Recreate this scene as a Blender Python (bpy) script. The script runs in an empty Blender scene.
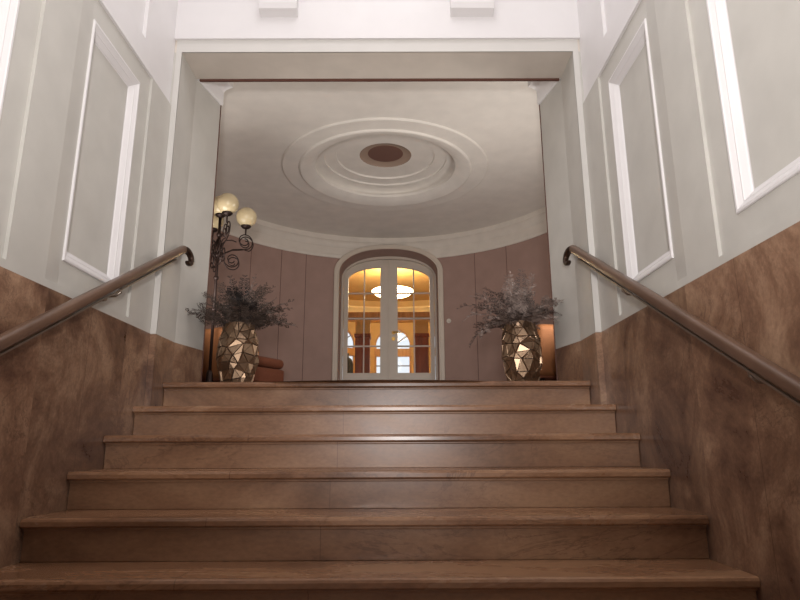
import bpy, bmesh, math, random
from mathutils import Vector, Matrix
random.seed(7)
PI = math.pi
scene = bpy.context.scene
COL = scene.collection
def srgb(r, g, b):
    f = lambda c: (c/255/12.92 if c/255 <= .04045 else ((c/255+.055)/1.055)**2.4)
    return (f(r), f(g), f(b), 1)

# ------------------------------------------------------------------ mesh builder
class MB:
    def __init__(s): s.bm = bmesh.new(); s.mi = 0
    def f(s, pts, smooth=False):
        vs = [s.bm.verts.new(p) for p in pts]
        try:
            fc = s.bm.faces.new(vs); fc.smooth = smooth; fc.material_index = s.mi
        except ValueError: pass
        return s
    def grid(s, rows, smooth=True, close_u=False, close_v=False):
        vr = [[s.bm.verts.new(p) for p in r] for r in rows]
        n, m = len(vr), len(vr[0])
        for i in range(n if close_u else n-1):
            for j in range(m if close_v else m-1):
                a, b = vr[i], vr[(i+1) % n]
                q = [a[j], a[(j+1) % m], b[(j+1) % m], b[j]]
                try:
                    fc = s.bm.faces.new(q); fc.smooth = smooth; fc.material_index = s.mi
                except ValueError: pass
        return vr
    def box(s, a, b, bev=0, seg=2, M=None):
        t = bmesh.new()
        bmesh.ops.create_cube(t, size=1)
        for v in t.verts:
            v.co = Vector(((a[0]+b[0])/2+v.co.x*(b[0]-a[0]), (a[1]+b[1])/2+v.co.y*(b[1]-a[1]), (a[2]+b[2])/2+v.co.z*(b[2]-a[2])))
        if bev:
            bmesh.ops.bevel(t, geom=t.edges[:], offset=bev, segments=seg, profile=.5, affect='EDGES')
            if seg > 2:
                for fc in t.faces: fc.smooth = True
        if M is not None: t.transform(M)
        s.merge(t); return s
    def merge(s, t):
        mp = {v: s.bm.verts.new(v.co) for v in t.verts}
        for fc in t.faces:
            try:
                nf = s.bm.faces.new([mp[v] for v in fc.verts]); nf.smooth = fc.smooth; nf.material_index = s.mi
            except ValueError: pass
        t.free()
    def prism(s, poly, z0, z1):            # plan polygon (x, y) extruded in z
        n = len(poly)
        for i in range(n):
            a, b = poly[i], poly[(i+1) % n]
            s.f([(a[0], a[1], z0), (b[0], b[1], z0), (b[0], b[1], z1), (a[0], a[1], z1)])
        s.f([(x, y, z1) for x, y in poly]); s.f([(x, y, z0) for x, y in reversed(poly)])
        return s
    def tube(s, pts, r, n=8, caps=True):
        pts = [Vector(p) for p in pts]
        rr = r if isinstance(r, (list, tuple)) else [r]*len(pts)
        rows = []; up = None
        for i, p in enumerate(pts):
            d = (pts[min(i+1, len(pts)-1)]-pts[max(i-1, 0)])
            if d.length < 1e-9: d = Vector((0, 0, 1))
            d.normalize()
            if up is None:
                up = Vector((0, 0, 1)) if abs(d.z) < .9 else Vector((1, 0, 0))
            u = (up-d*up.dot(d)).normalized(); w = d.cross(u); up = u
            rows.append([p+(u*math.cos(2*PI*k/n)+w*math.sin(2*PI*k/n))*rr[i] for k in range(n)])
        vr = s.grid(rows, True, False, True)
        if caps:
            for r_ in (list(reversed(vr[0])), vr[-1]):
                try: s.bm.faces.new(r_).material_index = s.mi
                except ValueError: pass
        return s
    def lathe(s, prof, c=(0, 0, 0), n=32, smooth=True, a0=0, a1=2*PI):
        full = abs(a1-a0-2*PI) < 1e-6
        k = n if full else n+1
        rows = []
        for i in range(k):
            a = a0+(a1-a0)*i/n
            rows.append([(c[0]+r*math.cos(a), c[1]+r*math.sin(a), c[2]+z) for r, z in prof])
        s.grid(rows, smooth, full, False); return s
    def ball(s, c, r, n=20, m=12):
        return s.lathe([(max(1e-5, r*math.sin(PI*i/m)), -r*math.cos(PI*i/m)) for i in range(m+1)], c, n)

def obj(name, mb, mat, parent=None, rel=True, recalc=True, weld=True):
    bm = mb.bm
    if weld: bmesh.ops.remove_doubles(bm, verts=bm.verts[:], dist=1e-5)
    if recalc: bmesh.ops.recalc_face_normals(bm, faces=bm.faces[:])
    if parent is not None and rel:
        off = Vector(parent.location); q = parent.parent
        while q is not None: off += Vector(q.location); q = q.parent
        for v in bm.verts: v.co -= off
    me = bpy.data.meshes.new(name); bm.to_mesh(me); bm.free()
    for m in (mat if isinstance(mat, (list, tuple)) else [mat]): me.materials.append(m)
    o = bpy.data.objects.new(name, me); COL.objects.link(o)
    if parent is not None: o.parent = parent
    return o
def smooth_by_angle(o, deg=35):
    me = o.data
    for p in me.polygons: p.use_smooth = True
    try: me.set_sharp_from_angle(angle=math.radians(deg))
    except Exception: pass
    return o
def thing(name, label, cat, loc=(0, 0, 0), rz=0, group=None):
    o = bpy.data.objects.new(name, None); o.empty_display_size = .1
    COL.objects.link(o); o.location = loc; o.rotation_euler = (0, 0, rz)
    return tag(o, label, cat, group)
def tag(o, label, cat, group=None):
    o['label'] = label; o['category'] = cat
    if group: o['group'] = group
    return o
def struct(name, mb, mat, parent=None, label=None, cat=None, **k):
    o = obj(name, mb, mat, parent, **k)
    if parent is None:
        o['kind'] = 'structure'
        if label: o['label'] = label
        if cat: o['category'] = cat
    return o

# ------------------------------------------------------------------ materials
def mat(name, col, rough=.6, metal=0, spec=.5, coat=0, emit=None, estr=0):
    m = bpy.data.materials.new(name); m.use_nodes = True
    b = m.node_tree.nodes['Principled BSDF']
    b.inputs['Base Color'].default_value = col
    b.inputs['Roughness'].default_value = rough; b.inputs['Metallic'].default_value = metal
    b.inputs['Specular IOR Level'].default_value = spec
    b.inputs['Coat Weight'].default_value = coat
    if emit: b.inputs['Emission Color'].default_value = emit; b.inputs['Emission Strength'].default_value = estr
    return m
def N(m, t, **kw):
    n = m.node_tree.nodes.new(t)
    for k, v in kw.items():
        if k in n.inputs: n.inputs[k].default_value = v
        else: setattr(n, k, v)
    return n
def L(m, a, b): m.node_tree.links.new(a, b)
def ramp(m, stops):
    r = m.node_tree.nodes.new('ShaderNodeValToRGB'); e = r.color_ramp.elements
    e[0].position, e[0].color = stops[0]; e[1].position, e[1].color = stops[-1]
    for p, c in stops[1:-1]:
        x = e.new(p); x.color = c
    return r
def coords(m, scale):
    tc = N(m, 'ShaderNodeTexCoord'); mp = N(m, 'ShaderNodeMapping'); mp.inputs['Scale'].default_value = scale
    L(m, tc.outputs['Object'], mp.inputs['Vector']); return mp.outputs['Vector']
def paint(name, col, rough=.55, var=.03, bump=.02, scale=6):
    m = mat(name, col, rough); b = m.node_tree.nodes['Principled BSDF']
    v = coords(m, (scale,)*3); n = N(m, 'ShaderNodeTexNoise', Scale=1.0, Detail=4.0)
    L(m, v, n.inputs['Vector'])
    d = tuple(c*(1-var*2) for c in col[:3])+(1,); u = tuple(min(1, c*(1+var)) for c in col[:3])+(1,)
    r = ramp(m, [(.3, d), (.7, u)]); L(m, n.outputs['Fac'], r.inputs['Fac']); L(m, r.outputs['Color'], b.inputs['Base Color'])
    bp = N(m, 'ShaderNodeBump', Strength=bump, Distance=.01); n2 = N(m, 'ShaderNodeTexNoise', Scale=14.0, Detail=3.0)
    L(m, v, n2.inputs['Vector']); L(m, n2.outputs['Fac'], bp.inputs['Height']); L(m, bp.outputs['Normal'], b.inputs['Normal'])
    return m
def marble(name, dark, mid, light, scale, rough, vein, seam=None, contrast=(.36, .5, .64), blot=1.0, slab=.0, rgh=.6, dist=.9):
    m = mat(name, mid, rough, spec=.5); b = m.node_tree.nodes['Principled BSDF']
    v = coords(m, scale)
    if slab:   # each slab is cut from another piece of the stone
        tc0 = N(m, 'ShaderNodeTexCoord'); sp0 = N(m, 'ShaderNodeSeparateXYZ'); L(m, tc0.outputs['Object'], sp0.inputs[0])
        a0_ = N(m, 'ShaderNodeMath', operation='ADD'); a0_.inputs[1].default_value = seam[2]; L(m, sp0.outputs[seam[0]], a0_.inputs[0])
        d0_ = N(m, 'ShaderNodeMath', operation='DIVIDE'); d0_.inputs[1].default_value = seam[1]; L(m, a0_.outputs[0], d0_.inputs[0])
        f0_ = N(m, 'ShaderNodeMath', operation='ROUND'); L(m, d0_.outputs[0], f0_.inputs[0])
        wn_ = N(m, 'ShaderNodeTexWhiteNoise', noise_dimensions='1D'); L(m, f0_.outputs[0], wn_.inputs['W'])
        va = N(m, 'ShaderNodeVectorMath', operation='SCALE'); va.inputs['Scale'].default_value = 5.0; L(m, wn_.outputs['Color'], va.inputs[0])
        vb = N(m, 'ShaderNodeVectorMath', operation='ADD'); L(m, v, vb.inputs[0]); L(m, va.outputs[0], vb.inputs[1]); v = vb.outputs[0]
        sv = N(m, 'ShaderNodeMapRange'); sv.inputs['To Min'].default_value = 1-slab; sv.inputs['To Max'].default_value = 1+slab; L(m, wn_.outputs['Value'], sv.inputs['Value'])
    n = N(m, 'ShaderNodeTexNoise', Scale=blot, Detail=8.0, Roughness=rgh, Distortion=dist); L(m, v, n.inputs['Vector'])
    r = ramp(m, [(contrast[0], dark), (contrast[1], mid), (contrast[2], light)]); L(m, n.outputs['Fac'], r.inputs['Fac'])
    n2 = N(m, 'ShaderNodeTexNoise', Scale=1.6, Detail=8.0, Roughness=.65, Distortion=2.2); L(m, v, n2.inputs['Vector'])
    sub = N(m, 'ShaderNodeMath', operation='SUBTRACT'); sub.inputs[1].default_value = .5; L(m, n2.outputs['Fac'], sub.inputs[0])
    ab = N(m, 'ShaderNodeMath', operation='ABSOLUTE'); L(m, sub.outputs[0], ab.inputs[0])
    vr = ramp(m, [(0, (1, 1, 1, 1)), (.022, (0, 0, 0, 1))]); L(m, ab.outputs[0], vr.inputs['Fac'])
    n3 = N(m, 'ShaderNodeTexNoise', Scale=.9, Detail=2.0); L(m, v, n3.inputs['Vector'])
    r3 = ramp(m, [(.48, (0, 0, 0, 1)), (.62, (1, 1, 1, 1))]); L(m, n3.outputs['Fac'], r3.inputs['Fac'])
    mul = N(m, 'ShaderNodeMath', operation='MULTIPLY'); L(m, vr.outputs['Color'], mul.inputs[0]); L(m, r3.outputs['Color'], mul.inputs[1])
    mul2 = N(m, 'ShaderNodeMath', operation='MULTIPLY'); mul2.inputs[1].default_value = .5; L(m, mul.outputs[0], mul2.inputs[0])
    mx = N(m, 'ShaderNodeMix', data_type='RGBA'); L(m, mul2.outputs[0], mx.inputs['Factor'])
    L(m, r.outputs['Color'], mx.inputs['A']); mx.inputs['B'].default_value = vein
    out = mx.outputs['Result']
    # fine grain
    g = N(m, 'ShaderNodeTexNoise', Scale=38.0, Detail=3.0); L(m, v, g.inputs['Vector'])
    gr = ramp(m, [(.25, (.82, .82, .82, 1)), (.75, (1.1, 1.1, 1.1, 1))]); L(m, g.outputs['Fac'], gr.inputs['Fac'])
    mg = N(m, 'ShaderNodeMix', data_type='RGBA', blend_type='MULTIPLY'); mg.inputs['Factor'].default_value = 1
    L(m, out, mg.inputs['A']); L(m, gr.outputs['Color'], mg.inputs['B']); out = mg.outputs['Result']
    if slab:
        mv = N(m, 'ShaderNodeVectorMath', operation='SCALE'); L(m, out, mv.inputs[0]); L(m, sv.outputs['Result'], mv.inputs['Scale']); out = mv.outputs[0]
    if seam:   # slab joints: (axis, spacing, offset)
        tc = N(m, 'ShaderNodeTexCoord'); sp = N(m, 'ShaderNodeSeparateXYZ'); L(m, tc.outputs['Object'], sp.inputs[0])
        a = N(m, 'ShaderNodeMath', operation='ADD'); a.inputs[1].default_value = seam[2]; L(m, sp.outputs[seam[0]], a.inputs[0])
        w = N(m, 'ShaderNodeMath', operation='PINGPONG'); w.inputs[1].default_value = seam[1]/2; L(m, a.outputs[0], w.inputs[0])
        c = N(m, 'ShaderNodeMath', operation='LESS_THAN'); c.inputs[1].default_value = .0016; L(m, w.outputs[0], c.inputs[0])
        k = N(m, 'ShaderNodeMath', operation='MULTIPLY'); k.inputs[1].default_value = .6; L(m, c.outputs[0], k.inputs[0])
        mx2 = N(m, 'ShaderNodeMix', data_type='RGBA'); L(m, k.outputs[0], mx2.inputs['Factor']); L(m, out, mx2.inputs['A'])
        mx2.inputs['B'].default_value = vein; out = mx2.outputs['Result']
    L(m, out, b.inputs['Base Color'])
    rr = N(m, 'ShaderNodeMapRange'); rr.inputs['To Min'].default_value = rough*.8; rr.inputs['To Max'].default_value = rough*1.4
    L(m, n.outputs['Fac'], rr.inputs['Value']); L(m, rr.outputs['Result'], b.inputs['Roughness'])
    return m
def wood(name, dark, light, rough=.45, scale=(14, 14, 1.2)):
    m = mat(name, light, rough); b = m.node_tree.nodes['Principled BSDF']
    v = coords(m, scale); n = N(m, 'ShaderNodeTexNoise', Scale=1.5, Detail=5.0, Distortion=.6); L(m, v, n.inputs['Vector'])
    r = ramp(m, [(.3, dark), (.7, light)]); L(m, n.outputs['Fac'], r.inputs['Fac']); L(m, r.outputs['Color'], b.inputs['Base Color'])
    return m

M_greige = paint('greige wall paint', srgb(197, 194, 187), .5)
M_white = paint('white moulding paint', srgb(226, 223, 223), .4, .01)
M_bright = paint('bright white cornice paint', srgb(242, 240, 240), .4, .01)
M_ceil = paint('warm white ceiling paint', srgb(228, 222, 214), .6)
M_offwhite = paint('off white strip paint', srgb(208, 205, 200), .5, .01)
M_cornice = paint('off white cornice paint', srgb(214, 205, 194), .55)
M_mauve = paint('mauve wall paint', srgb(160, 131, 120), .6, .04)
M_door = paint('grey white door paint', srgb(202, 189, 174), .4, .02)
M_wain = marble('brown marble', srgb(92, 64, 51), srgb(132, 100, 79), srgb(172, 139, 113), (2.4, 2.4, 2.2), .27, srgb(66, 43, 34), seam=(1, .74, .2), blot=1.25, slab=.10, contrast=(.36, .5, .65), rgh=.7, dist=.45)
M_step = marble('beige marble', srgb(122, 88, 64), srgb(145, 108, 81), srgb(164, 127, 97), (1.1, 2.2, 2.2), .32, srgb(90, 61, 44), seam=(0, 1.9, .17))
M_tread = marble('brown beige tread marble', srgb(108, 75, 53), srgb(134, 96, 70), srgb(156, 117, 87), (1.1, 2.2, 2.2), .24, srgb(74, 48, 34), seam=(0, 2.3, .6))
M_rail = wood('dark polished handrail wood', srgb(84, 62, 50), srgb(112, 86, 70), .3, (20, 1.5, 1.5))
M_bar = mat('dull steel', srgb(150, 138, 126), .35, .8)
M_bronze = mat('dark bronze', srgb(64, 46, 36), .4, .7)
M_iron = mat('dark wrought iron', srgb(48, 34, 30), .45, .6)
M_globe = mat('cream opal glass', srgb(208, 190, 152), .3, 0, .5, .2)
M_gold = mat('champagne gold facets', srgb(156, 130, 106), .36, .9)
M_grout = mat('dark vase grout', srgb(40, 28, 22), .6)
M_soil = mat('dark moss', srgb(36, 30, 24), .9)
M_brass = mat('brass', srgb(200, 160, 90), .3, .9)
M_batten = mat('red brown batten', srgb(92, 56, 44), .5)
M_floor = marble('landing marble', srgb(84, 58, 46), srgb(112, 80, 62), srgb(136, 102, 80), (1.2, 1.2, 1.2), .25, srgb(60, 40, 30), seam=(0, 1.0, .5))
M_orange = paint('orange upholstery', srgb(120, 72, 34), .8, .05, .15, 40)
M_rust = paint('rust upholstery', srgb(112, 60, 36), .8, .05, .15, 40)
M_dark = mat('black lacquer', srgb(26, 20, 18), .4)
M_brownshade = mat('brown ceiling disc', srgb(112, 80, 70), .6)
M_yplaster = paint('yellow ochre plaster', srgb(206, 172, 114), .6)
M_cream = paint('cream plaster moulding', srgb(246, 228, 180), .5)
M_pine = wood('honey pine', srgb(172, 122, 70), srgb(208, 162, 104), .4)
M_mahog = wood('mahogany', srgb(112, 56, 30), srgb(150, 82, 46), .4)
M_parq = wood('oak floor', srgb(120, 80, 48), srgb(160, 112, 70), .35, (2, 14, 2))
M_lamp = mat('glowing lamp glass', (1, .85, .6, 1), .3, emit=(1, .72, .36, 1), estr=22)
M_coat = mat('black coat', srgb(18, 18, 20), .8)

def foliage(name, c1, c2, scale=30):
    m = mat(name, c1, .65); b = m.node_tree.nodes['Principled BSDF']
    v = coords(m, (scale,)*3); n = N(m, 'ShaderNodeTexNoise', Scale=1.0, Detail=3.0); L(m, v, n.inputs['Vector'])
    r = ramp(m, [(.35, c1), (.65, c2)]); L(m, n.outputs['Fac'], r.inputs['Fac']); L(m, r.outputs['Color'], b.inputs['Base Color'])
    return m
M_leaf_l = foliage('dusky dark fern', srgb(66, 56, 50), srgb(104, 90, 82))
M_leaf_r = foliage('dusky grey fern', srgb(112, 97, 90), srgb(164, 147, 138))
M_leaf_r_shade = foliage('dusky shaded fern', srgb(74, 62, 57), srgb(112, 97, 90))  # darker copy: shadow among the fronds put into the colour
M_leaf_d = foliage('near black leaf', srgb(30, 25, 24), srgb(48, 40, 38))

M_glass = bpy.data.materials.new('window glass'); M_glass.use_nodes = True
nt = M_glass.node_tree; nt.nodes.remove(nt.nodes['Principled BSDF'])
_t = N(M_glass, 'ShaderNodeBsdfTransparent'); _t.inputs['Color'].default_value = (.96, .95, .93, 1)
_g = N(M_glass, 'ShaderNodeBsdfGlossy'); _g.inputs['Roughness'].default_value = .02
_fr = N(M_glass, 'ShaderNodeFresnel'); _fr.inputs['IOR'].default_value = 1.25
_mx = N(M_glass, 'ShaderNodeMixShader'); L(M_glass, _fr.outputs[0], _mx.inputs[0]); L(M_glass, _t.outputs[0], _mx.inputs[1]); L(M_glass, _g.outputs[0], _mx.inputs[2])
L(M_glass, _mx.outputs[0], nt.nodes['Material Output'].inputs['Surface'])

# ------------------------------------------------------------------ dimensions (metres)
W = 1.3                       # half width of the stair hall
R, T = .1579026, .2939507     # riser, going
F = 12*R                      # landing level
Y6 = 3.5871                   # top nosing
S = 4.004                     # soffit of the opening
MT = 2.158                    # top of the marble dado
C = 4.31                      # rotunda ceiling
RC, RR = 5.768, 2.22          # rotunda centre y and radius
HX = 1.265                    # half width of the opening
YE = 3.435                    # end wall plane
TOP = 6.4; BACK = -3.2; BLOCK_Z = 2.4  # last value: height of the added light-blocking wall below its opening

# ------------------------------------------------------------------ staircase
st = thing('staircase', 'wide marble staircase with twelve steps rising between the two marble clad walls', 'stairs', (0, Y6-11*T, 0))
for k in range(1, 13):
    y = Y6-(12-k)*T; z = k*R
    hx = W-.002 if k < 12 else HX-.002
    nose = .03
    tr = MB()
    # tread slab with a rounded nosing
    y1 = y+T+nose+.028 if k < 12 else y+.16
    th = .034
    prof = [(y1, z), (y+.012, z), (y+.004, z-.004), (y, z-.012), (y, z-th+.006), (y+.005, z-th), (y1, z-th)]
    n = len(prof)
    for i in range(n):
        a, b = prof[i], prof[(i+1) % n]
        tr.f([(-hx, a[0], a[1]), (hx, a[0], a[1]), (hx, b[0], b[1]), (-hx, b[0], b[1])])
    tr.f([(-hx, a, b) for a, b in prof]); tr.f([(hx, a, b) for a, b in reversed(prof)])
    obj('tread', tr, M_tread, st)
    rz = MB()
    hr = hx
    rz.box((-hr, y+nose, z-R+.0005), (hr, y+nose+.03, z-th), .0015, 1)
    # small cavetto fillet right under the nosing
    rz.box((-hr, y+nose-.012, z-th-.012), (hr, y+nose+.002, z-th-.0005), .004, 2)
    obj('riser', rz, M_step, st)

# ------------------------------------------------------------------ side walls
ZONES = [(2.36, 3.137), (1.335, 2.11), (.31, 1.085), (-.715, .06)]
PZ0, PZ1 = 2.305, 3.50
FR = 3.62
D1, D2 = .014, .03
def rect(mb, x, y0, y1, z0, z1): mb.f([(x, y0, z0), (x, y1, z0), (x, y1, z1), (x, y0, z1)])
def reveal(mb, xa, xb, y0, y1, z0, z1, sl=0):
    mb.f([(xa, y0, z0), (xa, y0, z1), (xb, y0+sl, z1), (xb, y0+sl, z0)]); mb.f([(xa, y1, z0), (xa, y1, z1), (xb, y1, z1), (xb, y1, z0)])
    mb.f([(xa, y0, z0), (xa, y1, z0), (xb, y1, z0), (xb, y0, z0)])
def ring(mb, x, o, i):
    (a0, a1, b0, b1), (c0, c1, d0, d1) = o, i
    rect(mb, x, a0, c0, b0, b1); rect(mb, x, c1, a1, b0, b1); rect(mb, x, c0, c1, b0, d0); rect(mb, x, c0, c1, d1, b1)
tn = 0
for s, side in ((-1, 'left'), (1, 'right')):
    x = s*W
    dado = MB()
    dado.box((min(x, x+s*.06), BACK, 0), (max(x, x+s*.06), YE+.001, MT))
    struct('wall_'+side+'_dado', dado, M_wain)
    w = MB()
    rect(w, x, BACK, YE, MT, 2.19)
    ys = [BACK]+[v for z in sorted(ZONES) for v in z]+[YE]
    for i in range(0, len(ys), 2): rect(w, x, ys[i], ys[i+1], 2.19, FR)
    for a, b in ZONES:
        x1 = x+s*D1; x2 = x1+s*D2
        reveal(w, x, x1, a, b, 2.19, FR, .115)
        p0, p1 = b-.652, b-.132
        ring(w, x1, (a+.115, b, 2.19, FR), (p0+.002, p1-.002, PZ0+.002, PZ1-.002))
        rect(w, x2, p0, p1, PZ0, PZ1)
        # moulded white frame
        fr = MB()
        prof = [(0, 0), (0, .005), (.003, .008), (.012, .008), (.016, .004), (.032, -.006), (.036, -.006), (.039, -.010), (.057, -.024), (.060, -.0285), (.066, -.0295)]
        rows = []
        for u, h in prof:
            xx = x1-s*h
            rows.append([(xx, p0+u, PZ0+u), (xx, p1-u, PZ0+u), (xx, p1-u, PZ1-u), (xx, p0+u, PZ1-u)])
        fr.grid(rows, False, False, True)
        tn += 1
        struct('trim_%d' % tn, fr, M_white)
    struct('wall_'+side, w, M_greige, recalc=False)
    # white frieze above, a hair proud, with sunk panels
    fz = MB(); xf = x+s*D1
    fz.f([(x, BACK, FR), (x, YE, FR), (xf, YE, FR), (xf, BACK, FR)])
    rect(fz, xf, BACK, YE, FR, 3.80); rect(fz, xf, BACK, YE, 5.4, TOP)
    zz = sorted((b-.68, b-.115) for a, b in ZONES)
    ys = [BACK]+[v for z in zz for v in z]+[YE]
    for i in range(0, len(ys), 2): rect(fz, xf, ys[i], ys[i+1], 3.80, 5.4)
    for a, b in zz:
        reveal(fz, xf, xf+s*.02, a, b, 3.80, 5.4); rect(fz, xf+s*.02, a, b, 3.80, 5.4)
    struct('wall_'+side+'_frieze', fz, M_white, recalc=False)

# end wall: jamb piers, splayed behind
for s, side in ((-1, 'left'), (1, 'right')):
    poly = [(s*HX, YE), (s*HX, 3.728), (s*1.195, 4.06), (s*1.62, 4.06), (s*1.62, YE)]
    lo = MB(); lo.prism(poly, 11*R+.001, MT-.003); struct('wall_%s_jamb_dado' % side, lo, M_wain)
    hi = MB(); hi.prism(poly, MT-.003, S); struct('wall_%s_jamb' % side, hi, M_greige)
    # cornice running along the splayed return
    cp = [(0, S), (.010, S), (.014, S+.012), (.014, S+.11), (.024, S+.135), (.05, S+.165), (.062, S+.172), (.062, S+.205), (.062, C), (0, C)]
    a = Vector((s*HX, 3.728, 0)); b = Vector((s*1.195, 4.06, 0))
    d = (b-a).normalized(); nrm = Vector((-s*abs(d.y), -abs(d.x), 0))
    cm = MB(); rows = []
    for t_, base in ((0, a), (1, b)):
        rows.append([tuple(base+nrm*u+d*(u*.9 if t_ else 0)+Vector((0, 0, z))) for u, z in cp])
    cm.grid(rows, False, False, True); cm.f(rows[1]); cm.f(list(reversed(rows[0])))
    tn += 1; struct('trim_%d' % tn, cm, M_bright)
for s in (-1, 1):
    fs = MB(); fs.box((min(s*HX, s*W), YE-.004, MT), (max(s*HX, s*W), YE+.004, 4.093)); fs2 = fs
    tn += 1; struct('trim_%d' % tn, fs, M_offwhite)
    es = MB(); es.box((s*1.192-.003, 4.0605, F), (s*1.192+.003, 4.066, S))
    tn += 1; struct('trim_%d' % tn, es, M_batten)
fs = MB(); fs.box((-HX, YE-.004, S), (HX, YE+.004, 4.093)); tn += 1; struct('trim_%d' % tn, fs, M_offwhite)
lin = MB()
lin.box((-W-.3, YE, S), (W+.3, 3.728, 4.093))
struct('trim_%d' % (tn+1), lin, M_cornice); tn += 1
up = MB()
up.box((-W-.1, YE-.02, 4.093), (W+.1, 3.728, 4.40))
up.box((-W, YE-.0215, 4.374), (W, YE, 4.380))
up.box((-W-.1, YE-.02, 4.40), (W+.1, 3.728, TOP))
struct('wall_end', up, M_white)
for xa, xb in ((-.765, -.52), (.475, .755)):
    cs = MB()
    pr = [(YE-.02, 4.25), (YE-.075, 4.275), (YE-.085, 4.31), (YE-.085, 4.7), (YE, 4.7)]
    n = len(pr); t_ = .02
    lo_, hi_ = [(xa, a, b) for a, b in pr], [(xb, a, b) for a, b in pr]
    cs.grid([lo_, hi_], False, False, True); cs.f(lo_); cs.f(list(reversed(hi_)))
    tn += 1; struct('trim_%d' % tn, cs, M_white)
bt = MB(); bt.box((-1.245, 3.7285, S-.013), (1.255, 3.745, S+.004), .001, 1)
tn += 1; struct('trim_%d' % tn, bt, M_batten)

# stair hall shell behind the photographer
sh = MB(); sh.f([(-W-.1, BACK, TOP), (W+.1, BACK, TOP), (W+.1, 3.73, TOP), (-W-.1, 3.73, TOP)]); struct('ceiling', sh, M_white)
fl = MB(); fl.box((-W, BACK, -.05), (W, Y6-11*T+.05, 0)); struct('floor', fl, M_floor)
bw = MB()   # unseen wall added behind the camera; its opening shades the lower steps
YB = -1.0
for a, b, c, d in ((-W, -1.05, 0, TOP), (1.05, W, 0, TOP), (-1.05, 1.05, 0, BLOCK_Z), (-1.05, 1.05, 5.0, TOP)):
    bw.box((a, YB-.12, c), (b, YB, d))
struct('wall_light_block', bw, M_white)
bw = MB(); bw.box((-W, BACK-.1, 0), (W, BACK, TOP)); struct('wall_porch', bw, M_white)

# ------------------------------------------------------------------ rotunda
fl = MB()
fl.box((-HX+.002, Y6+.1595, F-.05), (HX-.002, 4.2, F))
fl.lathe([(.001, F-.0005), (RR+.05, F-.0005)], (0, RC, 0), 64, False)
struct('floor_landing', fl, M_floor)
AX, AZ, AH = .660, 3.80, .322          # door opening: half width, springing, rise
def arch(x, a=AX, zs=AZ, h=AH):
    q = min(1, abs(x)/a)
    return zs+h*(1-q**2.3)**.5
def ang_list(a0, a1, n): return [a0+(a1-a0)*i/n for i in range(n+1)]
g = math.asin(1.40/RR)
dang = math.asin(.70/RR)
wm = MB()
def wall_cols(mb, angs, zlo, zhi, r, cy):
    rows = []
    for a in angs:
        x, y = r*math.sin(a), cy+r*math.cos(a)
        rows.append([(x, y, zlo(x)), (x, y, zhi)])
    mb.grid(rows, True)
wall_cols(wm, ang_list(dang, PI-g, 60), lambda x: F, S, RR, RC)
wall_cols(wm, ang_list(-(PI-g), -dang, 60), lambda x: F, S, RR, RC)
wall_cols(wm, ang_list(-dang, dang, 24), lambda x: min(S-.001, arch(x, .70, AZ, AH)+.02 if abs(x) < .699 else AZ), S, RR, RC)
wo = struct('wall_rotunda', wm, M_mauve)
# thin upright joints of the wall panelling
jn = MB()
for px in (-.36, -.535, .56):
    a = math.asin(1.09/RR)*0
for a in (-29.5, -38.5, 31.0, 43, -50):
    A = math.radians(a)
    x, y = (RR-.001)*math.sin(A), RC+(RR-.001)*math.cos(A)
    jn.box((-.003, -.002, F), (.003, .002, S), M=Matrix.Translation((x, y, 0)) @ Matrix.Rotation(-A, 4, 'Z'))
tn += 1; struct('trim_%d' % tn, jn, mat('mauve joint', srgb(104, 76, 66), .6))
# cornice
cpf = [(RR, S), (RR-.012, S), (RR-.016, S+.01), (RR-.016, S+.05), (RR-.010, S+.055), (RR-.010, S+.15), (RR-.018, S+.16), (RR-.03, S+.20), (RR-.05, S+.235), (RR-.058, S+.24), (RR-.058, C)]
cm = MB(); rows = []
for a in ang_list(-(PI-g), PI-g, 150):
    row = []
    for r, z in cpf:
        x = r*math.sin(a)
        if math.cos(a) > 0 and abs(x) < .70: z = max(z, min(C, arch(x, .70)+.01))
        row.append((x, RC+r*math.cos(a), z))
    rows.append(row)
cm.grid(rows, True); o = struct('trim_%d' % (tn+1), cm, M_cornice); tn += 1; smooth_by_angle(o)
# ceiling with the moulded medallion
MC = 5.83
prof = [(2.36, C), (1.066, C), (1.063, C-.003), (1.059, C-.013), (1.052, C-.017), (1.04, C-.016), (.895, C-.014), (.890, C-.018), (.885, C-.027), (.876, C-.031), (.86, C-.029), (.83, C-.020), (.80, C-.012), (.765, C+.003), (.735, C+.018), (.728, C+.022),
        (.728, C+.050), (.775, C+.064), (.778, C+.072), (.77, C+.085), (.745, C+.105), (.70, C+.120), (.655, C+.126), (.64, C+.127), (.636, C+.145), (.62, C+.148), (.53, C+.151), (.515, C+.152), (.51, C+.170), (.49, C+.172), (.272, C+.176)]
VZ = C+.176
cl = MB(); cl.lathe(prof, (0, MC, 0), 128)
o = struct('ceiling_rotunda', cl, M_ceil); smooth_by_angle(o, 30)
hv = MB(); hv.lathe([(.272, VZ), (.265, VZ+.01), (.185, VZ+.022)], (0, MC, 0), 64); v1 = obj('vent_ring', hv, mat('grey brown ring', srgb(160, 138, 122), .6), o, rel=False)
hv = MB(); hv.lathe([(.186, VZ+.022), (.0005, VZ+.024)], (0, MC, 0), 64); obj('vent_disc', hv, M_brownshade, o, rel=False)

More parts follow.
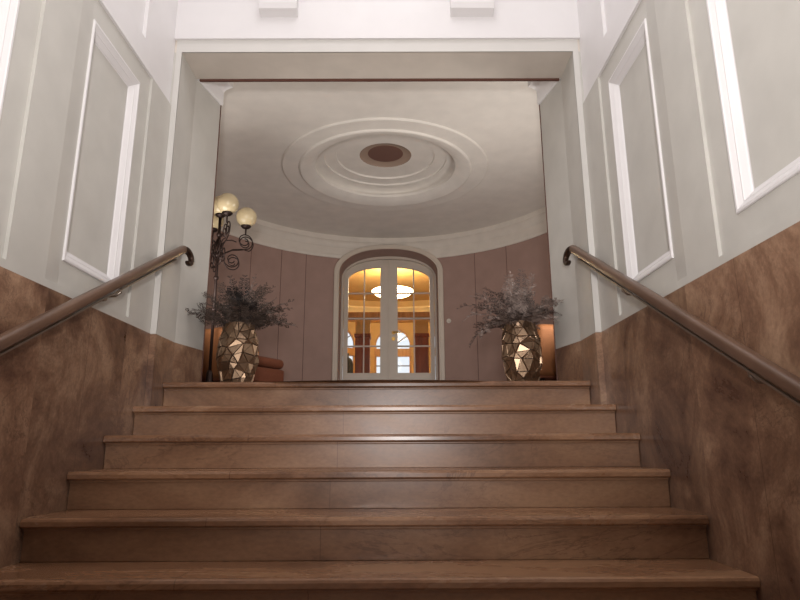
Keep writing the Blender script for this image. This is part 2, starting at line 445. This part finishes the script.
# ------------------------------------------------------------------ door surround, reveal and double door
YA, YD = 7.835, 8.20
def arch_ring(mb, outer, inner, y, n=40):
    rows = [[(x, y, z) for x, z in outer], [(x, y, z) for x, z in inner]]
    mb.grid(rows, False)
def arch_path(a, zs, h, z0, n=40):
    pts = [(-a, z0)]
    for i in range(n+1):
        x = -a*math.cos(PI*i/n); pts.append((x, arch(x, a, zs, h)))
    pts.append((a, z0)); return pts
sur = MB()
op = arch_path(.735, 3.81, .375, F); mp_ = arch_path(.685, AZ, .335, F); ip = arch_path(AX, AZ, AH, F)
rows = [[(x, YA+.10, z) for x, z in op], [(x, YA+.012, z) for x, z in op], [(x, YA+.003, z) for x, z in arch_path(.727, 3.81, .367, F)], [(x, YA+.003, z) for x, z in mp_], [(x, YA+.010, z) for x, z in arch_path(.682, AZ, .332, F)], [(x, YA+.010, z) for x, z in arch_path(.668, AZ, .323, F)], [(x, YA, z) for x, z in ip]]
sur.grid(rows, False)
tn += 1; o = struct('trim_%d' % tn, sur, M_door); smooth_by_angle(o, 40)
rv = MB(); rv.grid([[(x, YA, z) for x, z in ip], [(x, YD+.05, z) for x, z in ip]], False)
tn += 1; o = struct('trim_%d' % tn, rv, M_mauve); smooth_by_angle(o, 40)
# fixed frame around the leaves
LX, LZ, LH = .632, 3.825, .259
fp = arch_path(AX, AZ, AH, F); lp = arch_path(LX, LZ, LH, F)
ff = MB(); ff.grid([[(x, YD-.03, z) for x, z in fp], [(x, YD-.03, z) for x, z in lp], [(x, YD+.02, z) for x, z in lp]], False)
tn += 1; struct('trim_%d' % tn, ff, M_door)
GX0, GX1 = .120, .569          # glass of one leaf, from the meeting stile outwards
GB = 2.478
def garch(x): return arch(x, .584, 3.775, .198)-.0
for s, nm in ((-1, 'door_1'), (1, 'door_2')):
    yf, yb = YD-.005, YD+.045
    # leaf frame: outline polygon with a glazed hole
    n = 18
    leaf = MB()
    xs = [GX0+(GX1-GX0)*i/n for i in range(n+1)]
    def q(a, b, c, d):
        for y_ in (yf, yb): leaf.f([(s*a, y_, c), (s*b, y_, c), (s*b, y_, d), (s*a, y_, d)])
    q(.002, GX0, F+.006, arch(.0, LX, LZ, LH)-.006)       # meeting stile
    q(GX0, GX1, F+.006, GB)                                 # bottom rail
    q(GX1, LX-.004, F+.006, LZ-.01)                         # outer stile
    for i in range(n):                                      # arched head
        for y_ in (yf, yb):
            a, b = xs[i], xs[i+1]
            leaf.f([(s*a, y_, garch(a)), (s*b, y_, garch(b)), (s*b, y_, arch(b, LX, LZ, LH)-.004), (s*a, y_, arch(a, LX, LZ, LH)-.004)])
    m_ = 6
    for i in range(m_):
        a = GX1+(LX-.004-GX1)*i/m_; b = GX1+(LX-.004-GX1)*(i+1)/m_
        for y_ in (yf, yb):
            leaf.f([(s*a, y_, LZ-.01), (s*b, y_, LZ-.01), (s*b, y_, arch(b, LX, LZ, LH)-.004), (s*a, y_, arch(a, LX, LZ, LH)-.004)])
    hole = [(GX0, GB), (GX1, GB)]+[(xx, garch(xx)) for xx in reversed(xs)]
    rows = [[(s*a, yf, b) for a, b in hole], [(s*a, yb, b) for a, b in hole]]
    leaf.grid(rows, False, False, True)
    leaf.f([(s*.002, yf, F+.006), (s*.002, yb, F+.006), (s*.002, yb, 4.07), (s*.002, yf, 4.07)])
    if s > 0: leaf.box((-.014, yf-.012, F+.01), (.014, yf+.002, 4.076), .004, 2)      # astragal
    lo = struct(nm, leaf, M_door, recalc=False)
    gl = MB(); yg = YD+.02
    for i in range(n):
        a, b = xs[i], xs[i+1]
        gl.f([(s*a, yg, GB), (s*b, yg, GB), (s*b, yg, garch(b)), (s*a, yg, garch(a))])
    obj('glass_pane', gl, M_glass, lo)
    mu = MB()
    mxc = .346
    mu.box((s*mxc-.009, yg-.018, GB), (s*mxc+.009, yg+.018, garch(mxc)), .004, 1)
    for z in (3.594, 3.234, 2.846):
        mu.box((s*GX0 if s > 0 else -GX1, yg-.018, z-.010), (GX1 if s > 0 else -GX0, yg+.018, z+.010), .004, 1)
    obj('glazing_bars', mu, M_door, lo)
    if s > 0:
        h = MB(); zc = 3.03
        h.tube([(.062, yf-.002, zc), (.062, yf-.05, zc), (.075, yf-.058, zc), (.19, yf-.055, zc-.004)], [.012, .011, .012, .010], 10)
        h.tube([(.062, yf+.001, zc), (.062, yf-.008, zc)], .024, 16)
        obj('door_handle', h, M_brass, lo)
        k = MB(); k.tube([(.062, yf+.001, 2.945), (.062, yf-.008, 2.945)], .026, 18); k.tube([(.062, yf-.006, 2.945), (.062, yf-.012, 2.945)], .010, 10)
        obj('lock_rosette', k, M_brass, lo)
kb = MB()
A = math.asin(.80/RR); p = Vector((RR*math.sin(A), RC+RR*math.cos(A), 3.12)); d = Vector((-math.sin(A), -math.cos(A), 0))
kb.tube([p, p+d*.014], .030, 20); kb.tube([p+d*.012, p+d*.026], [.018, .012], 16)
tag(obj('wall_switch', kb, M_cornice), 'small round pale wall switch on the mauve wall right of the glass door', 'switch')

# ------------------------------------------------------------------ handrails
def zrail(y): return 1.8985+.5385*(y-2.03)      # top of the rail
for s, side, x_c in ((-1, 'left', -1.222), (1, 'right', 1.222)):
    hr_ = thing('handrail', 'long polished brown handrail on the %s wall of the stairs' % side, 'handrail', (x_c, .6, zrail(.6)), 0, None)
    yA, yB = -.2, 3.625 if s < 0 else 3.60
    sec = []                                        # rounded profile in (x, n)
    hw, hh = .023, .024
    for i in range(20):
        a = 2*PI*i/20
        cx_, cz_ = math.cos(a), math.sin(a)
        sec.append((hw*math.copysign(abs(cx_)**.6, cx_), hh*math.copysign(abs(cz_)**.6, cz_)))
    # path: straight flight, then the end turns down and back under itself
    path = [(yA, zrail(yA)-.028), (yB, zrail(yB)-.028)]
    d0 = Vector((0, 1, .5385)).normalized()
    cy_, cz_ = path[1]
    pts = [Vector((x_c, *path[0])), Vector((x_c, *path[1]))]
    ang0 = math.atan(.5385); r_ = .050
    cen = Vector((x_c, cy_+r_*math.sin(ang0), cz_-r_*math.cos(ang0)))
    curl = []
    for i in range(1, 17):
        a = PI/2+ang0-math.radians(14.5*i)
        rr = r_*(1-.010*i)
        curl.append(cen+Vector((-s*.030*math.sin(min(1, i/12)*PI/2), rr*1.25*math.cos(a), rr*math.sin(a))))
    pr = MB(); rows = []
    for i, p in enumerate(pts):
        nrm = Vector((0, -d0.z, d0.y))
        rows.append([p+Vector((u, 0, 0))+nrm*v for u, v in sec])
    vr = pr.grid(rows, True, False, True)
    pr.bm.faces.new(list(reversed(vr[0]))); pr.bm.faces.new(vr[-1])
    o = obj('rail', pr, M_rail, hr_); smooth_by_angle(o, 50)
    full = [pts[1]-d0*.002]+curl
    cu = MB(); rows = []
    for i, p in enumerate(full):
        t_ = (full[min(i+1, len(full)-1)]-full[max(0, i-1)]).normalized()
        nrm = Vector((0, -t_.z, t_.y)); k_ = 1-.028*i
        rows.append([p+Vector((u*k_, 0, 0))+nrm*v*k_*.8 for u, v in sec])
    vr = cu.grid(rows, True, False, True); cu.bm.faces.new(vr[-1]); cu.bm.faces.new(list(reversed(vr[0])))
    o = obj('curled_end', cu, M_bronze, hr_); smooth_by_angle(o, 50)
    br = MB(); rows = []
    for y in (yA, yB-.12):
        zc = zrail(y)-.068
        rows.append([Vector((x_c+u, y, zc+v)) for u, v in ((-.012, -.004), (.012, -.004), (.012, .004), (-.012, .004))])
    vr = br.grid(rows, False, False, True); br.bm.faces.new(list(reversed(vr[0]))); br.bm.faces.new(vr[-1])
    obj('support_bar', br, M_bar, hr_)
    for y in (.9, 1.88, 2.85):
        b_ = MB(); z = zrail(y)-.074
        b_.tube([(x_c, y, z+.012), (x_c, y, z-.012), (x_c+s*.02, y, z-.028), (s*(W+.012), y, z-.032)], .008, 8)
        b_.tube([(s*(W+.013), y, z-.032), (s*(W-.008), y, z-.032)], .024, 14)
        obj('bracket', b_, M_bar, hr_)

# ------------------------------------------------------------------ faceted vases
def vase(loc, seed, label):
    rnd = random.Random(seed)
    t_ = thing('vase', label, 'vase', loc)
    H = .43
    def rad(u):
        return .070+.012*u+.052*math.sin(PI*min(1, .06+.90*u)**1.1)
    rowsn, cols = 8, 13
    P = []
    for i in range(rowsn+1):
        row = []
        for j in range(cols):
            u = i/rowsn
            if 0 < i < rowsn: u += rnd.uniform(-.05, .05)
            a = 2*PI*(j+(.5 if i % 2 else 0)+(rnd.uniform(-.36, .36) if 0 < i < rowsn else 0))/cols
            r = rad(u)*(1+(rnd.uniform(-.07, .06) if 0 < i < rowsn else 0))
            row.append(Vector((r*math.cos(a), r*math.sin(a), u*H)))
        P.append(row)
    tris = []
    for i in range(rowsn):
        for j in range(cols):
            a, b = P[i][j], P[i][(j+1) % cols]; c, d = P[i+1][j], P[i+1][(j+1) % cols]
            if i % 2 == 0: tris += [(a, b, c), (b, d, c)]
            else: tris += [(a, b, d), (a, d, c)]
    body = MB()
    for q in tris:
        body.f(q)
    b0 = [v for v in P[0]]; body.f([tuple(v) for v in reversed(b0)])
    bo = obj('body', body, M_grout, t_, rel=False)
    fc = MB()
    for a, b, c in tris:
        ce = (a+b+c)/3; n = (b-a).cross(c-a).normalized()
        if n.dot(Vector((ce.x, ce.y, 0))) < 0: n = -n
        tilt = Vector((rnd.uniform(-1, 1), rnd.uniform(-1, 1), rnd.uniform(-1, 1)))*.008
        base = [ce+(v-ce)*.97 for v in (a, b, c)]
        top = []
        for k_, v in enumerate((a, b, c)):
            top.append(ce+(v-ce)*.85+n*(.007+rnd.uniform(-.006, .008)))
        fc.f(top)
        for k_ in range(3):
            fc.f([base[k_], base[(k_+1) % 3], top[(k_+1) % 3], top[k_]])
    obj('facets', fc, M_gold, t_, rel=False, weld=False)
    rim = MB(); rim.lathe([(.088, H-.012), (.090, H), (.084, H+.006), (.076, H), (.074, H-.06)], (0, 0, 0), 26, False)
    obj('rim', rim, M_gold, t_, rel=False)
    so = MB(); so.lathe([(.0005, H-.03), (.078, H-.035)], (0, 0, 0), 20)
    obj('moss_filling', so, M_soil, t_, rel=False)
    return t_
VL = (-.945, 4.02, F); VR = (.953, 4.02, F)
vase(VL, 3, 'gold faceted vase on the left of the landing, in front of the floor lamp')
vase(VR, 11, 'gold faceted vase on the right of the landing, in front of the orange chair')

def frond(mb, base, az, el, length, droop, pairs, leaf, rnd, thick=.0022):
    d = Vector((math.cos(az)*math.cos(el), math.sin(az)*math.cos(el), math.sin(el)))
    pts = [Vector(base)]; n = 18; cur = d.copy()
    for i in range(n):
        cur = (cur+Vector((0, 0, -droop*(i/n)**1.1/n*3))).normalized()
        pts.append(pts[-1]+cur*length/n)
    mb.tube(pts, [thick*(1-.7*i/n) for i in range(n+1)], 5, True)
    for k in range(pairs):
        u = .14+.86*k/(pairs-1); f_ = u*n; i = min(n-1, int(f_)); p = pts[i].lerp(pts[i+1], f_-i)
        t_ = (pts[i+1]-pts[i]).normalized()
        side = t_.cross(Vector((0, 0, 1))); side = side.normalized() if side.length > 1e-3 else Vector((1, 0, 0))
        nr = side.cross(t_)
        ln = leaf*(math.sin(PI*min(1, .16+.80*u))**.6)*rnd.uniform(.75, 1.2)
        for sg in (-1, 1):
            dd = (side*sg+t_*rnd.uniform(.15, .6)+nr*rnd.uniform(-.5, .7)).normalized()
            # every leaflet is itself feathered: a midrib of small overlapping lobes
            m = 4
            for q in range(m):
                v = (q+.5)/m; c = p+dd*ln*v; w_ = ln*.5*(1-.5*v)
                for s2 in (-1, 1):
                    e = (t_*s2+dd*.8+nr*rnd.uniform(-.4, .4)).normalized()
                    mb.f([c-dd*ln*.06, c+e*w_*.5+t_*s2*w_*.18-dd*w_*.1, c+e*w_, c+e*w_*.45+dd*w_*.35])
            mb.f([p+dd*ln*.82-t_*ln*.05, p+dd*ln*1.08, p+dd*ln*.82+t_*ln*.05])
def fern(loc, seed, mats, label, specs):
    rnd = random.Random(seed)
    t_ = thing('fern', label, 'plant', (loc[0], loc[1], loc[2]+.40))
    for k0, (az, el, ln, dr, leaf, mi) in enumerate(specs):
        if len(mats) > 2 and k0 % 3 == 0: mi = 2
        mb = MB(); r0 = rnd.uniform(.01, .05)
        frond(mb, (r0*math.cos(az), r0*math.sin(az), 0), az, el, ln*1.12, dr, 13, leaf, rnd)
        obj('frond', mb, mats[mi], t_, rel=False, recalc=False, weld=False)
    return t_
rnd = random.Random(5)
D = math.radians
def fan(rnd, n, lo, hi, els, dr):
    out = []
    for i in range(n):
        az = 2*PI*i/n+rnd.uniform(-.25, .25); el = D(rnd.choice(els)+rnd.uniform(-6, 6))
        out.append((az, el, rnd.uniform(lo, hi)*(1.12 if abs(math.cos(az)) > .6 else .95), rnd.uniform(*dr), rnd.uniform(.055, .075), 0))
    return out
# (azimuth, elevation, length, droop, leaflet length, shade): 180 = towards the left of the stairs, 270 = towards the camera
left_specs = fan(rnd, 26, .22, .31, (14, 26, 38, 50, 62, 74), (.3, .8))+[(D(212), D(30), .29, .75, .045, 0), (D(200), D(48), .26, .7, .055, 0), (D(2), D(42), .33, .45, .06, 0), (D(-12), D(30), .34, .45, .055, 0), (D(15), D(16), .31, .4, .055, 0), (D(-25), D(55), .33, .5, .06, 0), (D(-150), D(58), .28, .7, .06, 0),
    (D(-95), D(62), .26, .4, .07, 1), (D(-70), D(72), .31, .3, .06, 1), (D(-115), D(76), .31, .2, .065, 1), (D(-60), D(45), .22, .5, .07, 1), (D(60), D(76), .38, .15, .04, 0)]
right_specs = fan(rnd, 24, .20, .28, (15, 28, 42, 55, 70), (.5, 1.1))+[(D(178), D(42), .38, .95, .055, 0), (D(190), D(30), .35, 1.05, .055, 0), (D(205), D(14), .30, 1.4, .055, 0), (D(168), D(8), .32, 1.3, .055, 0), (D(186), D(52), .36, .9, .06, 0), (D(-42), D(52), .31, 1.3, .055, 0), (D(-30), D(40), .27, 1.2, .055, 0), (D(-50), D(28), .25, 1.2, .055, 0),
    (D(-60), D(72), .32, .3, .07, 0), (D(-85), D(80), .34, .3, .07, 0), (D(110), D(82), .38, .2, .05, 0), (D(-125), D(68), .32, .4, .07, 0), (D(-150), D(55), .32, .6, .065, 0)]
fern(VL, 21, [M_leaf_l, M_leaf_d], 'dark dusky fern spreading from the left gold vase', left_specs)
fern(VR, 22, [M_leaf_r, M_leaf_d, M_leaf_r_shade], 'greyish drooping fern spreading from the right gold vase', right_specs)

# ------------------------------------------------------------------ floor lamp
LP = Vector((-1.385, 4.85, F-.03))
lt = thing('floor_lamp', 'tall wrought iron floor lamp with cream globes, left beside the jamb', 'lamp', LP)
b_ = MB(); b_.lathe([(.0005, 0), (.15, 0), (.15, .015), (.10, .03), (.05, .06), (.028, .11), (.024, .2), (.018, .22), (.0005, .22)], (0, 0, .03), 28); obj('base', b_, M_iron, lt, rel=False)
b_ = MB(); b_.tube([(0, 0, .2), (0, 0, 1.0), (0, 0, 1.56)], .0125, 12)
for z in (.75, 1.02, 1.22, 1.40): b_.ball((0, 0, z), .022, 14, 8)
obj('pole', b_, M_iron, lt, rel=False)
def spiral(c, er, r0, r1, a0, turns, n=40):
    out = []
    for i in range(n+1):
        t_ = i/n; a = a0+turns*2*PI*t_; r = r0+(r1-r0)*t_
        out.append(Vector(c)+er*(r*math.cos(a))+Vector((0, 0, r*math.sin(a))))
    return out
arms = [(.225, math.atan2(4.99-4.87, -1.194+1.395)), ]
a0 = arms[0][1]
for k in range(4):
    az = a0+k*PI/2; er = Vector((math.cos(az), math.sin(az), 0)); tg = Vector((-er.y, er.x, 0))
    arm = MB()
    # upper scroll under the globe: large ring winding inwards
    for off in (-.012, .012):
        o_ = tg*off
        c1 = er*.225+Vector((0, 0, 1.385+(off<0)*-.028))+o_
        sp = spiral(c1, er, .074, .020, -PI*.35, 1.45)
        arm.tube([o_*.2+Vector((0, 0, 1.19))+er*.012, o_+er*.05+Vector((0, 0, 1.24)), o_+er*.12+Vector((0, 0, 1.285)), o_+er*.20+Vector((0, 0, 1.300))]+sp[:], .005, 6)
        c2 = er*.125+Vector((0, 0, 1.20+(off<0)*-.03))+o_
        sp2 = spiral(c2, er, .074, .020, PI*.9, 1.5)
        arm.tube([o_*.2+Vector((0, 0, 1.36))+er*.012, o_+er*.03+Vector((0, 0, 1.30)), o_+er*.038+Vector((0, 0, 1.235))]+sp2, .005, 6)
    arm.tube([er*.225+Vector((0, 0, 1.435)), er*.225+Vector((0, 0, 1.505))], .007, 8)
    arm.tube([er*.012+Vector((0, 0, 1.30)), er*.06+Vector((0, 0, 1.36)), er*.11+Vector((0, 0, 1.37)), er*.15+Vector((0, 0, 1.36))], .005, 6)
    ao = obj('scroll_arm', arm, M_iron, lt, rel=False)
    cup = MB(); cup.lathe([(.006, 1.49), (.03, 1.50), (.045, 1.515), (.040, 1.525), (.0005, 1.522)], tuple(er*.225), 20); obj('cup', cup, M_iron, ao, rel=False)
    gb = MB(); gb.ball(tuple(er*.225+Vector((0, 0, 1.60))), .088, 28, 18); obj('globe', gb, M_globe, ao, rel=False)
cup = MB(); cup.lathe([(.006, 1.55), (.03, 1.56), (.045, 1.575), (.040, 1.585), (.0005, 1.582)], (0, 0, 0), 20); co = obj('cup', cup, M_iron, lt, rel=False)
gb = MB(); gb.ball((0, 0, 1.66), .088, 28, 18); obj('globe', gb, M_globe, lt, rel=False)

# ------------------------------------------------------------------ armchairs
def armchair(loc, rz, label, bm_, sm_):
    t_ = thing('lounge_chair', label, 'chair', loc, rz)
    b_ = MB()   # faces +x, back at -x
    Mx = Matrix.Translation((-.25, 0, .36)) @ Matrix.Rotation(D(-9), 4, 'Y')
    b_.box((-.065, -.34, -.19), (.065, .34, .235), .05, 5, M=Mx); obj('backrest', b_, bm_, t_, rel=False)
    b_ = MB(); b_.box((-.19, -.33, .295), (.36, .33, .385), .045, 5); obj('seat_cushion', b_, sm_, t_, rel=False)
    b_ = MB(); b_.box((-.26, -.33, .155), (.35, .33, .29), .02, 3); obj('seat_base', b_, sm_, t_, rel=False)
    for sx in (-.22, .30):
        for sy in (-.28, .28):
            l_ = MB(); l_.tube([(sx, sy, .16), (sx*1.06, sy*1.05, 0)], [.022, .014], 10); obj('leg', l_, M_dark, t_, rel=False)
    return t_
armchair((-1.35, 5.28, F), D(60), 'orange lounge chair behind the left gold vase and floor lamp', M_orange, M_rust)
armchair((1.535, 5.2, F), D(100), 'orange lounge chair half hidden behind the right jamb and gold vase', M_orange, M_rust)

# ------------------------------------------------------------------ round room beyond the glass door
QC, QR, QZ = 11.35, 3.1, 4.98
fl = MB(); fl.lathe([(.001, F-.001), (QR+.05, F-.001)], (0, QC, 0), 64, False); struct('floor_salon', fl, M_parq)
cl = MB(); cl.lathe([(.001, QZ+.12), (1.2, QZ+.10), (2.2, QZ+.04), (QR+.05, QZ-.02)], (0, QC, 0), 64); struct('ceiling_salon', cl, M_yplaster)
WIN = [D(-25.0), 0.0, D(25.0)]; WH = math.asin(.44/QR); WZ = 3.85; WSILL = F+.35
def whole(a):
    for w0 in WIN:
        d = a-w0
        if abs(d) < WH: return WSILL, WZ+.44*math.sqrt(max(0, 1-(d/WH)**2))
    return None
ws = MB()
dg = math.asin(.66/QR)
brk = set()
for w0 in WIN:
    for i in range(25): brk.add(round(w0-WH+2*WH*i/24, 6))
for v in ang_list(-(PI-dg), PI-dg, 90): 
    if not any(abs(v-w0) < WH+.01 for w0 in WIN): brk.add(round(v, 6))
al = sorted(brk)
for a, b in zip(al[:-1], al[1:]):
    P_ = lambda t_, z: (QR*math.sin(t_), QC+QR*math.cos(t_), z)
    m_ = whole((a+b)/2)
    if m_ is None: ws.f([P_(a, F), P_(b, F), P_(b, QZ), P_(a, QZ)], True)
    else:
        za = (whole(a) or (0, WZ))[1]; zb = (whole(b) or (0, WZ))[1]
        ws.f([P_(a, F), P_(b, F), P_(b, WSILL), P_(a, WSILL)], True); ws.f([P_(a, za), P_(b, zb), P_(b, QZ), P_(a, QZ)], True)
# lobby side: wall above and beside the door as seen from inside
struct('wall_salon', ws, M_yplaster)
lw = MB()
ip2 = arch_path(AX, AZ, AH, F)
rows = [[(x, YD+.06, z) for x, z in ip2], [(x*1.35, YD+.10, min(QZ+.05, z+(.9 if z > F+.1 else 0))) for x, z in ip2]]
lw.grid(rows, False); struct('wall_salon_door', lw, M_yplaster)
cm = MB(); cm.lathe([(QR, 4.62), (QR-.03, 4.63), (QR-.035, 4.66), (QR-.10, 4.74), (QR-.13, 4.75), (QR-.13, 4.79), (QR, 4.80)], (0, QC, 0), 90)
tn += 1; struct('trim_%d' % tn, cm, M_cream)
cm = MB(); cm.lathe([(QR, 4.42), (QR-.02, 4.43), (QR-.04, 4.47), (QR-.04, 4.51), (QR, 4.52)], (0, QC, 0), 90)
tn += 1; struct('trim_%d' % tn, cm, M_pine)
wn = 0
for w0 in WIN:
    wn += 1
    hw = .44
    Mt = Matrix.Translation((QR*math.sin(w0), QC+QR*math.cos(w0), 0)) @ Matrix.Rotation(-w0, 4, 'Z')
    fm = MB(); t0 = bmesh.new(); t0.free()
    loc_ = MB()
    def bar(a, b, th=.03, dp=.03):
        a, b = Vector(a), Vector(b); d = b-a; L_ = d.length; ang = math.atan2(d.z, d.x)
        fm.box((0, -dp, -th/2), (L_, dp, th/2), M=Mt @ Matrix.Translation(a) @ Matrix.Rotation(-ang, 4, 'Y'))
    bar((-hw+.02, 0, WSILL), (-hw+.02, 0, WZ), .05); bar((hw-.02, 0, WSILL), (hw-.02, 0, WZ), .05); bar((-hw, 0, WSILL+.02), (hw, 0, WSILL+.02), .06)
    n = 16
    for i in range(n):
        p0_, p1_ = PI*i/n, PI*(i+1)/n
        bar((-(hw-.015)*math.cos(p0_), 0, WZ+(hw-.015)*math.sin(p0_)), (-(hw-.015)*math.cos(p1_), 0, WZ+(hw-.015)*math.sin(p1_)), .035)
    wo = struct('window_%d' % wn, fm, M_pine)
    fm = MB(); bar((-hw, 0, 3.69), (hw, 0, 3.69), .18, .05); bar((-hw, -.02, 3.60), (hw, -.02, 3.60), .02, .06); obj('transom', fm, M_pine, wo)
    fm = MB()
    for a in (36, 72, 108, 144): bar((.06*math.cos(D(a)), 0, WZ+.06*math.sin(D(a))), ((hw-.02)*math.cos(D(a)), 0, WZ+(hw-.02)*math.sin(D(a))), .022, .014)
    for i in range(8): bar((-.07*math.cos(PI*i/8), 0, WZ+.07*math.sin(PI*i/8)), (-.07*math.cos(PI*(i+1)/8), 0, WZ+.07*math.sin(PI*(i+1)/8)), .02, .014)
    bar((0, 0, WSILL), (0, 0, 3.60), .035, .02)
    for z in (2.9, 3.37): bar((-hw, 0, z), (hw, 0, z), .024, .014)
    obj('glazing_bars', fm, mat('grey glazing bars', srgb(120, 112, 110), .5), wo)
    fm = MB(); fm.box((-hw, .008, WSILL), (hw, .012, WZ+hw), M=Mt); obj('glass_pane', fm, M_glass, wo)
def pier(x0, x1, y, label, m):
    t_ = thing('wooden_pier', label, 'pillar', ((x0+x1)/2, y, F))
    b_ = MB(); b_.box((x0, y, F), (x1, y+.26, 3.38), .006, 1); obj('shaft', b_, m, t_)
    b_ = MB(); b_.box((x0-.015, y-.02, 3.38), (x1+.015, y+.28, 3.44), .008, 2); obj('cap', b_, m, t_)
    b_ = MB(); b_.box((x0, y+.01, 3.44), (x1, y+.25, 3.73), .004, 1); obj('plaster_head', b_, M_yplaster, t_, )
pier(-.63, -.375, 10.5, 'brown wooden pier seen through the left glass door leaf', M_mahog)
pier(.425, .66, 10.5, 'red brown wooden pier seen through the right glass door leaf', M_mahog)
bm2 = MB(); bm2.box((-2.6, 10.5, 3.73), (2.6, 10.76, 3.83), .006, 1); tn += 1
struct('trim_%d' % tn, bm2, M_pine)
cl_ = thing('ceiling_lamp', 'bright glowing bowl lamp under the salon ceiling behind the glass doors', 'lamp', (.02, 11.8, QZ+.1))
b_ = MB(); b_.lathe([(.0005, 4.40), (.18, 4.42), (.34, 4.47), (.42, 4.54), (.41, 4.55), (.0005, 4.48)], (.02, 11.8, 0), 40); obj('bowl', b_, M_lamp, cl_)
b_ = MB(); b_.tube([(.02, 11.8, 4.36), (.02, 11.8, 5.09)], .012, 8); b_.lathe([(.0005, 4.34), (.03, 4.36), (.04, 4.39), (.0005, 4.40)], (.02, 11.8, 0), 16); obj('stem', b_, M_brass, cl_)

cs_ = thing('coat_stand', 'dark coat stand before the leftmost far window, seen through the left door leaf', 'coat stand', (-.92, 12.6, F))
b_ = MB(); b_.lathe([(.0005, 0), (.16, 0), (.15, .02), (.03, .05), (.018, .1), (.016, 1.5), (.0005, 1.52)], (0, 0, 0), 16); obj('stand', b_, M_dark, cs_, rel=False)
b_ = MB(); b_.lathe([(.02, 1.42), (.075, 1.38), (.105, 1.28), (.11, 1.0), (.13, .5), (.135, .35), (.02, .36)], (0, 0, 0), 14); obj('coat', b_, M_coat, cs_, rel=False)

# ------------------------------------------------------------------ lights
def area(name, loc, target, size, sy, power, col):
    l = bpy.data.lights.new(name, 'AREA'); l.shape = 'RECTANGLE'; l.size = size; l.size_y = sy; l.energy = power; l.color = col
    o = bpy.data.objects.new(name, l); COL.objects.link(o); o.location = loc
    o.rotation_euler = (Vector(target)-Vector(loc)).to_track_quat('-Z', 'Y').to_euler(); return o
def point(name, loc, power, col, rad=.08):
    l = bpy.data.lights.new(name, 'POINT'); l.energy = power; l.color = col; l.shadow_soft_size = rad
    o = bpy.data.objects.new(name, l); COL.objects.link(o); o.location = loc; return o
area('unseen_back_fill', (0, BACK+.05, 2.6), (0, 4, 3.3), 2.2, 2.6, 20, (1, .92, .84))  # unseen fill added behind the camera; no window stands there
area('stair_hall_ceiling_lamp', (0, 1.6, TOP-.1), (0, 1.9, 0), 1.2, 2.0, 40, (1, .97, .98))
point('stair_hall_fill', (0, 1.1, 3.5), 22, (1, .95, .92), .22)  # unseen fill added over the stairs to light risers and walls
fl_ = bpy.data.lights.new('photographers_flash', 'SPOT'); fl_.energy = 350; fl_.color = (1, .96, .94); fl_.spot_size = math.radians(100); fl_.spot_blend = .8; fl_.shadow_soft_size = .12
fo = bpy.data.objects.new('photographers_flash', fl_); COL.objects.link(fo); fo.location = (.12, -.55, 1.75)
fo.rotation_euler = Vector((0, math.cos(D(34)), math.sin(D(34)))).to_track_quat('-Z', 'Y').to_euler()
for sx in (-1, 1):    # wall lamps on the inner face of the front wall, either side of the opening
    area('rotunda_wall_lamp', (sx*1.56, 4.36, F+.85), (sx*-.1, 5.6, C), .6, .8, 26 if sx > 0 else 13, (1, .95, .89))
point('salon_lamp_light', (.02, 11.8, 4.72), 60, (1, .83, .55), .2)
point('salon_lamp_down', (.02, 11.6, 4.2), 20, (1, .83, .55), .2)

w = bpy.data.worlds.new('sky'); scene.world = w; w.use_nodes = True
w.node_tree.nodes['Background'].inputs['Color'].default_value = (.80, .88, 1, 1)
w.node_tree.nodes['Background'].inputs['Strength'].default_value = 1.25

# ------------------------------------------------------------------ camera
f_px, pitch, yaw, roll, cx = 604.678256, .235439770, .00329190486, -.00447044326, .127245453
cp, sp_ = math.cos(pitch), math.sin(pitch); cyw, syw = math.cos(yaw), math.sin(yaw)
fwd = Vector((syw*cp, cyw*cp, sp_)); right = Vector((cyw, -syw, 0)); upv = right.cross(fwd)
r2 = right*math.cos(roll)+upv*math.sin(roll); u2 = -right*math.sin(roll)+upv*math.cos(roll)
cam = bpy.data.cameras.new('camera'); cam.sensor_width = 36; cam.lens = f_px/800*36; cam.clip_start = .02
co = bpy.data.objects.new('camera', cam); COL.objects.link(co)
m3 = Matrix((r2, u2, -fwd)).transposed(); co.matrix_world = Matrix.Translation((cx, 0, 1.5274058)) @ m3.to_4x4()
scene.camera = co
vs = scene.view_settings
vs.view_transform = 'Standard'; vs.look = 'None'; vs.gamma = 1; vs.use_curve_mapping = False; vs.exposure = 0
